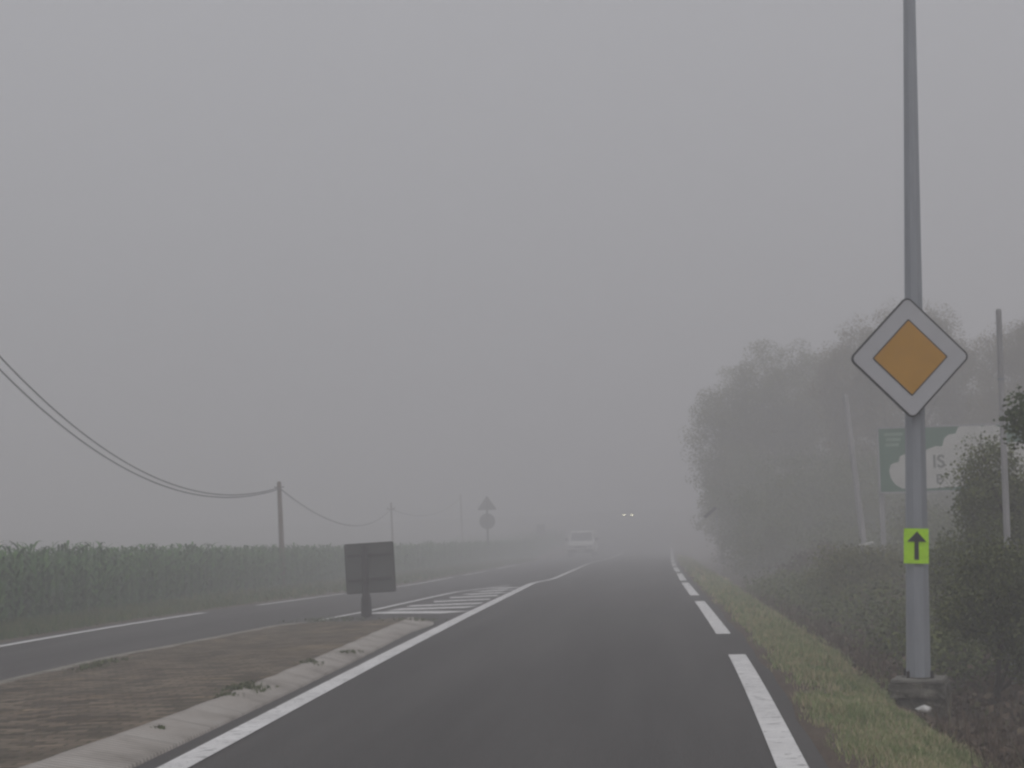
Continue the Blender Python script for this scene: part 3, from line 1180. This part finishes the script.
def tpole(key, base, top, r, label, arm):
    base, top = np.array(base, float), np.array(top, float)
    root = empty('telephone_pole', base, label, 'telephone pole', PG)
    d = (top-base)/np.linalg.norm(top-base)
    obj('shaft', MB().tube([base-d*.3, base, (base+top)/2, top-d*.04, top], [r*1.15, r*1.1, r*.95, r*.8, r*.55], 10), wood, root, base, True)
    if arm:
        c = top-d*arm
        obj('crossarm', MB().box(c+np.array([0, -.09, 0]), (.55, .06, .07), None, .01), wood, root, base)
        for s_ in (-.22, .22):
            obj('insulator', MB().tube([c+np.array([s_, -.09, .03]), c+np.array([s_, -.09, .08]), c+np.array([s_, -.09, .14])], [.012, .03, .018], 8), conc, root, base)
    else:
        c = top-d*.18
        obj('bracket', MB().tube([c+np.array([-.16, -.02, 0]), c+np.array([.16, -.02, 0])], [.018, .018], 6), darkpost, root, base)
    PP[key] = top


Y1, Y2, Y3, Y0 = 57.0, 116.0, 172.0, 26.0
t1 = at(279, 481.5, Y1)
b1 = at(283.5, 591, Y1)
b1[2] = float(gnd(b1[0], Y1))
tpole(1, b1, t1, .085, 'brown wooden telephone pole nearest in view, at the edge of the corn', 0)
t2 = at(391, 502.5, Y2)
b2 = np.array([t2[0]+.1, Y2, float(gnd(t2[0], Y2))])
tpole(2, b2, t2, .075, 'second telephone pole with a small crossarm, just right above the square sign', .42)
t3 = at(460.5, 494, Y3)
b3 = np.array([t3[0]+.1, Y3, float(gnd(t3[0], Y3))])
tpole(3, b3, t3, .11, 'faint farthest telephone pole left of the triangular sign', 0)
x0 = -12.7
pa = np.array([t1[0], Y1])
pd = np.array([x0-t1[0], Y0-Y1])


def on_span(px, py):
    """parameter along the span and height where the ray of a photo point meets the span's vertical plane"""
    d = ray(px, py)
    A = np.array([[pd[0], -d[0]], [pd[1], -d[1]]])
    q_, k_ = np.linalg.solve(A, -pa)
    return q_, EYE+d[2]*k_


WA = [on_span(*p) for p in [(0, 357), (34, 389), (84.7, 436.5), (135, 467), (186, 488), (220, 494.5), (254, 494), (277, 488)]]
wq = np.polyfit([w_[0] for w_ in WA], [w_[1] for w_ in WA], 3)
t0 = np.array([x0, Y0, float(np.polyval(wq, 1.0))+.15])
tpole(0, (x0, Y0, float(gnd(x0, Y0))), t0, .11, 'tall telephone pole just outside the left edge carrying the two sagging wires', 0)

WG = 'telephone wires strung along the poles'


def wire(P, r, label):
    P = np.array(P)
    mid = P[len(P)//2]
    o = obj('telephone_wire', MB().tube(P, r, 6), cable, None, tuple(mid))
    tag(o, label, 'wire', WG)


for k, lab in enumerate(['upper of the two heavy sagging wires left of the nearest telephone pole', 'lower of the two heavy sagging wires left of the nearest telephone pole']):
    P = []
    for q_ in np.linspace(0, 1, 60):
        P.append((pa[0]+pd[0]*q_+.06*k, pa[1]+pd[1]*q_-.02, float(np.polyval(wq, q_))-k*(.03+.42*q_**1.5)))
    wire(P, .016, lab)


def sag(a, bb, low, r, label):
    a, bb = np.array(a), np.array(bb)
    P = []
    for s in np.linspace(0, 1, 40):
        p = a+(bb-a)*s
        p[2] -= low*4*s*(1-s)
        P.append(p)
    wire(P, r, label)


sag(t1-np.array([0, 0, .2]), t2-np.array([0, .1, .42]), 1.15, .019, 'thin sagging wire between the nearest and the second telephone pole')
sag(t2-np.array([0, .1, .42]), t3-np.array([0, 0, .3]), 1.0, .02, 'faint wire between the second and the farthest telephone pole')

# ------------------------------------------------------------------ triangular + round sign, backs to us
YS = 122.0
sb = at(488.5, 562, YS)
sb[2] = float(gnd(sb[0], YS))
k = YS/FPX
root = empty('roadside_sign', sb, 'grey backs of a triangular and a round sign on one post left of the road', 'road sign')
tc_ = at(487, 506.5, YS)
fr = (tc_, np.array([1, 0, 0]), np.array([0, 1, 0]), np.array([0, 0, 1]))
a_ = 9.2*k
tri = []
for cx, cz, a0 in ((-a_*.93, -.30*a_, 210), (a_*.93, -.30*a_, 330), (0, 1.05*a_, 90)):
    for i in range(5):
        t = math.radians(a0-60+120*i/4)
        tri.append((cx+.05*math.cos(t), cz+.05*math.sin(t)))
obj('triangle_plate', MB().prism(tri, .015, fr), darkmetal, root, sb)
dc = at(487.3, 521.3, YS)
disc = [(7.9*k*math.cos(t), 7.9*k*math.sin(t)) for t in np.linspace(0, 2*math.pi, 32, endpoint=False)]
obj('round_plate', MB().prism(disc, .015, (dc, *fr[1:])), darkmetal, root, sb)
obj('post', MB().tube([sb-np.array([0, 0, .1]), tc_+np.array([0, -.05, .35])], [.075, .075], 8), darkpost, root, sb)
for zc in (tc_, dc):
    obj('rail', MB().box(zc+np.array([0, -.012, -.05]), (.5, .022, .05)), darkpost, root, sb)

YS = 175.0
dc = at(541, 530.5, YS)
sb = np.array([dc[0]+.1, YS, float(gnd(dc[0], YS))])
root = empty('roadside_sign', sb, 'faint back of a smaller sign farther along the left side of the road', 'road sign')
k = YS/FPX
obj('plate', MB().prism(rrect(4.2*k, 6.2*k, .06), .015, (dc, *fr[1:])), darkmetal, root, sb)
obj('post', MB().tube([sb-np.array([0, 0, .1]), dc+np.array([0, -.05, .2])], [.055, .055], 8), darkpost, root, sb)
obj('rail', MB().box(dc+np.array([0, -.012, 0]), (.4, .022, .05)), darkpost, root, sb)

# slanted plate at the tree edge
YS = 64.0
a_, c_ = at(704.5, 517.5, YS), at(716, 507.5, YS)
sb = np.array([c_[0]+.05, YS+.05, float(gnd(c_[0]+.05, YS))])
root = empty('slanted_board', sb, 'small dark board leaning at a slant in front of the far trees', 'sign')
d = c_-a_
L_ = np.linalg.norm(d)
d /= L_
nz = np.cross(d, (0, 1, 0))
obj('board', MB().box((a_+c_)/2, (L_, .03, .11), np.stack([d, (0, 1, 0), -nz], 1), .006), darkpost, root, sb)
obj('post', MB().tube([sb-np.array([0, 0, .1]), c_+np.array([.0, .05, .0])], [.016, .013], 6), greywood, root, sb)

# ------------------------------------------------------------------ billboard
YB = 36.0
B0 = at(881, 492, YB)
kb = YB/FPX
bang = math.radians(-6)
bx_ = np.array([math.cos(bang), math.sin(bang), 0])
by_ = np.array([-math.sin(bang), math.cos(bang), 0])
bz_ = np.array([0, 0, 1.0])
bg = np.array([B0[0], YB, float(gnd(B0[0], YB))])
root = empty('billboard', bg, 'green advertising billboard with white shapes, half hidden by bushes on the right', 'billboard')
BW, BH = 4.0, 62*kb
bf = lambda d: (B0+by_*d, bx_, by_, bz_)
obj('panel', MB().prism([(0, 0), (BW, 0), (BW, BH), (0, BH)], .04, bf(0)), billgreen, root, bg)
mbf = MB()
for x0_, z0_, w_, h_ in ((BW/2, -.02, BW+.08, .04), (BW/2, BH+.02, BW+.08, .04), (-.02, BH/2, .04, BH), (BW+.02, BH/2, .04, BH)):
    mbf.box(B0+bx_*x0_+bz_*z0_+by_*.02, (w_, .055, h_), np.stack([bx_, by_, bz_], 1))
obj('frame', mbf, greywood, root, bg)
q = lambda px, py: ((px-881)*kb/math.cos(bang)*1.0, (492-py)*kb)
shape = [q(*p) for p in [(908, 490.5), (901, 489), (895, 485), (891, 479), (889.5, 471), (891.5, 465.5), (896, 463.5), (899, 463), (900.5, 457.5), (905, 455.5), (911, 457), (920, 455), (929, 450.5), (935, 448.5), (941, 449), (943.5, 441), (948, 437.5), (954, 437), (957, 431), (964, 427.5), (974, 428.5), (980, 431), (987, 428), (1000, 434), (1000, 448), (1022, 446), (1030, 452), (1030, 488), (1006, 489), (985, 489), (950, 489)]]
obj('white_shape', MB().prism(shape, .002, bf(-.003)), billwhite, root, bg)
pale = MB()
for r_, (w0, w1) in enumerate([(886, 904), (888, 902), (887, 900)]):
    z_ = 434+r_*5.2
    a, c = q(w0, z_+3.2), q(w1, z_)
    pale.prism([(a[0], a[1]), (c[0], a[1]), (c[0], c[1]), (a[0], c[1])], .002, bf(-.003))
obj('small_lettering', pale, billpale, root, bg)
under = MB()
a, c = q(927, 474.5), q(962, 471.8)


def text_mesh(s, px, py, hpx, mat, name):
    cu = bpy.data.curves.new(name, 'FONT')
    cu.body = s
    cu.size = 1
    cu.extrude = 0
    cu.offset = .022
    to = bpy.data.objects.new(name, cu)
    COL.objects.link(to)
    dg = bpy.context.evaluated_depsgraph_get()
    me = bpy.data.meshes.new_from_object(to.evaluated_get(dg))
    vs = np.array([v.co for v in me.vertices])
    fs = [tuple(p.vertices) for p in me.polygons]
    bpy.data.objects.remove(to)
    bpy.data.curves.remove(cu)
    s_ = hpx*kb/(vs[:, 1].max()-vs[:, 1].min())
    o = q(px, py)
    W = B0+by_*(-.006)+np.outer((vs[:, 0]-vs[:, 0].min())*s_+o[0], bx_)+np.outer((vs[:, 1]-vs[:, 1].min())*s_+o[1], bz_)
    return arr_obj(name, W, fs, mat, root, bg)


text_mesh('IS', 932, 470, 13, billgrey, 'lettering')
text_mesh('E', 934.5, 485.5, 9.5, billgrey, 'lettering')
for xx in (881.5, 919, 1000, 1050):
    X = (xx-881)*kb
    c = B0+bx_*X+by_*.1
    g = float(gnd(c[0], c[1]))
    obj('leg', MB().box(((c[0]), c[1], (g-.2+c[2]+BH)/2), (.11, .09, c[2]+BH-g+.2), rotz(bang), .01), greywood, root, bg)

# grey poles in the scrub
YL = 36.0
tp, bp_ = at(845, 394, YL), at(864, 546, YL)
d = (bp_-tp)
gp = bp_+d/np.linalg.norm(d)*.9
gp[2] = min(gp[2], float(gnd(gp[0], YL))+.1)
root = empty('leaning_post', gp, 'pale grey post leaning left in front of the trees, left of the billboard', 'post')
obj('shaft', MB().tube([gp, bp_, tp+(bp_-tp)*.02, tp], [.07, .066, .055, .04], 8), greywood, root, gp)
cc = at(865, 544.5, YL-.1)
obj('crosspiece', MB().box(cc, (.34, .04, .05), roty(math.radians(-13)), .008), billwhite, root, gp)
YL = 18.8
tp, bp_ = at(998.5, 309, YL), at(1007, 541, YL)
gp = bp_+(bp_-tp)/np.linalg.norm(bp_-tp)*.9
gp[2] = min(gp[2], float(gnd(gp[0], YL)))
root = empty('thin_pole', gp, 'thin grey pole rising out of the bush near the right edge', 'pole')
obj('shaft', MB().tube([gp, (gp+tp)/2, tp-(tp-gp)*.005, tp], [.038, .034, .029, .023], 8), greywood, root, gp)
obj('band', MB().tube([tp+(bp_-tp)*.3, tp+(bp_-tp)*.31], [.036, .036], 8), galv, root, gp)


# ------------------------------------------------------------------ cars
def car(base, yaw, body_m, lamp_m, label, van=True):
    """front of the car at local -y (towards the camera)"""
    base = np.array(base, float)
    root = empty('van' if van else 'car', base, label, 'van' if van else 'car')
    root.rotation_euler = (0, 0, yaw)
    if van:
        root.scale = (1.2, 1.15, 1.12)
    W = .86
    Hh = 1.82 if van else 1.45
    Ln = 4.2

    def part(name, mb, mat, smooth=False, par=None):
        return arr_obj(name, np.array(mb.v), mb.f, mat, par or root, (0, 0, 0), smooth)
    # side profile (y,z) lofted across x with tumblehome
    prof_low = [(-2.05, .32), (-2.08, .55), (-2.02, .78), (-1.9, .93), (-1.1, 1.06), (-1.0, 1.08)]
    if van:
        low = [(-2.05, .30), (-2.08, .62), (-2.0, .88), (-1.88, .98), (-1.15, 1.10), (2.05, 1.12), (2.1, .6), (2.05, .30)]
        up = [(-1.18, 1.09), (-.45, 1.74), (-.1, 1.82), (1.95, 1.80), (2.06, 1.1)]
    else:
        low = [(-2.05, .28), (-2.08, .55), (-2.0, .72), (-1.8, .82), (-.95, .93), (1.6, .95), (2.1, .92), (2.12, .5), (2.05, .28)]
        up = [(-1.0, .92), (-.25, 1.40), (.1, 1.45), (.9, 1.42), (1.75, .94)]
    mb = MB()

    def loft(pr, xs):
        vs, fs = [], []
        n = len(pr)
        cz = sum(p[1] for p in pr)/n
        cy = sum(p[0] for p in pr)/n
        for x, s in xs:
            for y, z in pr:
                vs.append((x, cy+(y-cy)*s, cz+(z-cz)*s))
        for i in range(len(xs)-1):
            for j in range(n):
                q_ = (j+1) % n
                fs.append((i*n+j, i*n+q_, (i+1)*n+q_, (i+1)*n+j))
        fs.append(tuple(range(n-1, -1, -1)))
        fs.append(tuple(range((len(xs)-1)*n, len(xs)*n)))
        return vs, fs
    mb.add(*loft(low, [(-W, .95), (-W+.06, .985), (-W+.2, 1), (W-.2, 1), (W-.06, .985), (W, .95)]))
    vs, fs = loft(up, [(-W+.03, .97), (-W+.2, 1), (W-.2, 1), (W-.03, .97)])
    zt = max(p[1] for p in up)
    zb = min(p[1] for p in up)
    vs = [(x*(1-.10*(z-zb)/(zt-zb)), y, z) for x, y, z in vs]
    mb.add(vs, fs)
    body = part('body', mb, body_m)
    # windscreen
    (ya, za), (yb, zb_) = up[0], up[1]
    g = MB()
    wl, wt = W-.14, W-.21
    e_ = .012
    ny, nz = -(zb_-za), (yb-ya)
    ln = math.hypot(ny, nz)
    ny, nz = ny/ln, nz/ln
    f0, f1 = .08, .93
    pts = []
    for w_, f_ in ((wl, f0), (wt, f1)):
        y_, z_ = ya+(yb-ya)*f_, za+(zb_-za)*f_
        pts += [(-w_, y_, z_), (w_, y_, z_)]
    vs = [(x, y+ny*e_, z+nz*e_) for x, y, z in pts]+[(x, y-ny*.02, z-nz*.02) for x, y, z in pts]
    g.add(vs, [(0, 1, 3, 2), (4, 6, 7, 5), (0, 4, 5, 1), (2, 3, 7, 6), (0, 2, 6, 4), (1, 5, 7, 3)])
    part('windscreen', g, glass)
    for s_ in (-1, 1):
        g = MB()
        xw = s_*(W-.045)
        zz0, zz1 = up[0][1]+.06, zt-.16
        pr = [(up[0][0]+.35, zz0), (up[1][0]+.12, zz1), (.55, zz1), (.55, zz0)]
        tilt = -.10*s_
        g.add([(xw+tilt*(z-zz0)+s_*.0, y, z) for y, z in pr]+[(xw+tilt*(z-zz0)+s_*.02, y, z) for y, z in pr], [(0, 1, 2, 3), (7, 6, 5, 4), (0, 4, 5, 1), (1, 5, 6, 2), (2, 6, 7, 3), (3, 7, 4, 0)])
        part('side_window', g, glass)
        g = MB().box((s_*(W+.13), up[0][0]+.32, zz0+.10), (.2, .1, .2), None, .03)
        part('wing_mirror', g, plastic)
        hz = .74 if van else .64
        g = MB().box((s_*(W-(.22 if van else .32)), -2.06, hz), (.30 if van else .36, .07, .17), None, .03)
        part('headlight', g, lamp_m)
    part('grille', MB().box((0, -2.075, .72 if van else .6), (.82, .05, .15), None, .015), plastic)
    part('bumper', MB().box((0, -2.08, .44), (1.66, .14, .26), None, .04), plastic)
    part('number_plate', MB().box((0, -2.16, .46), (.5, .02, .11), None, .004), plate_m)
    for s_ in (-1, 1):
        for yy_ in (-1.28, 1.32):
            c = np.array([s_*(W-.07), yy_, .31])
            wh = part('wheel', MB().tube([c-np.array([.09, 0, 0]), c-np.array([.07, 0, 0]), c+np.array([.07, 0, 0]), c+np.array([.09, 0, 0])], [.27, .31, .31, .27], 18), tyre_m)
            part('rim', MB().tube([c+np.array([s_*.07, 0, 0]), c+np.array([s_*.096, 0, 0])], [.19, .17], 14), rim_m, False, wh)
    return root


YC = 142.0
cx = at(582, 555, YC)[0]
car((cx, YC+2, float(surf(cx, YC+2))), math.radians(-2), carwhite, lampglass, 'white van driving towards the camera in the left lane, half lost in fog')
YC = 248.0
cx = at(628.3, 515, YC)[0]
car((cx, YC+2, float(surf(cx, YC+2))), math.radians(-1.5), cargrey, lit, 'far oncoming car of which only two lit headlights show through the fog', van=False)

# ------------------------------------------------------------------ haze
V = [(x, y, z) for x in (-640, 640) for y in (-160, 760) for z in (-8.5, 14.5)]
F = [(0, 1, 3, 2), (4, 6, 7, 5), (0, 4, 5, 1), (2, 3, 7, 6), (0, 2, 6, 4), (1, 5, 7, 3)]
hm = bpy.data.materials.new('haze')
hm.use_nodes = True
nt = hm.node_tree
nt.nodes.remove(nt.nodes['Principled BSDF'])
pv = nt.nodes.new('ShaderNodeVolumePrincipled')
pv.inputs['Color'].default_value = (.97, .965, .975, 1)
pv.inputs['Density'].default_value = .0140
pv.inputs['Anisotropy'].default_value = .25
nt.links.new(pv.outputs['Volume'], nt.nodes['Material Output'].inputs['Volume'])
tag(arr_obj('haze', V, F, hm), kind='stuff')

# ------------------------------------------------------------------ light
w = bpy.data.worlds.new('World')
sc.world = w
w.use_nodes = True
nt = w.node_tree
bgk = nt.nodes['Background']
sky = nt.nodes.new('ShaderNodeTexSky')
sky.sky_type = 'NISHITA'
sky.sun_disc = False
EL, AZ = 52.0, 150.0
sky.sun_elevation = math.radians(EL)
sky.sun_rotation = math.radians(AZ)
sky.air_density = 1.0
sky.dust_density = 4.0
hsv = nt.nodes.new('ShaderNodeHueSaturation')
hsv.inputs['Saturation'].default_value = .10
nt.links.new(sky.outputs['Color'], hsv.inputs['Color'])
# overcast: even the sky out, brighter towards the zenith
tc = nt.nodes.new('ShaderNodeTexCoord')
sx = nt.nodes.new('ShaderNodeSeparateXYZ')
nt.links.new(tc.outputs['Generated'], sx.inputs['Vector'])
mr = nt.nodes.new('ShaderNodeMapRange')
mr.inputs['From Min'].default_value = 0.0
mr.inputs['From Max'].default_value = 1.0
mr.inputs['To Min'].default_value = 4.2
mr.inputs['To Max'].default_value = 8.5
nt.links.new(sx.outputs['Z'], mr.inputs['Value'])
mx = nt.nodes.new('ShaderNodeMix')
mx.data_type = 'RGBA'
mx.inputs['Factor'].default_value = .88
nt.links.new(hsv.outputs['Color'], mx.inputs['A'])
cm = nt.nodes.new('ShaderNodeVectorMath')
cm.operation = 'SCALE'
cm.inputs[0].default_value = (.970, .974, 1.034)
nt.links.new(mr.outputs['Result'], cm.inputs['Scale'])
nt.links.new(cm.outputs['Vector'], mx.inputs['B'])
nt.links.new(mx.outputs['Result'], bgk.inputs['Color'])
bgk.inputs['Strength'].default_value = .082

sd = bpy.data.lights.new('sun', 'SUN')
sd.energy = .5
sd.angle = math.radians(40)
sd.color = (1.0, .97, .93)
so = bpy.data.objects.new('sun', sd)
COL.objects.link(so)
dirv = Vector((math.sin(math.radians(AZ))*math.cos(math.radians(EL)), math.cos(math.radians(AZ))*math.cos(math.radians(EL)), math.sin(math.radians(EL))))
so.rotation_euler = dirv.to_track_quat('Z', 'Y').to_euler()

sc.render.engine = 'CYCLES'
cy = sc.cycles
cy.volume_bounces = 5
cy.max_bounces = 10
cy.diffuse_bounces = 3
cy.use_denoising = True
cy.filter_width = 2.5
sc.view_settings.view_transform = 'Standard'
sc.view_settings.look = 'None'
sc.view_settings.exposure = 0.0
sc.view_settings.gamma = 1.0
sc.view_settings.use_curve_mapping = False
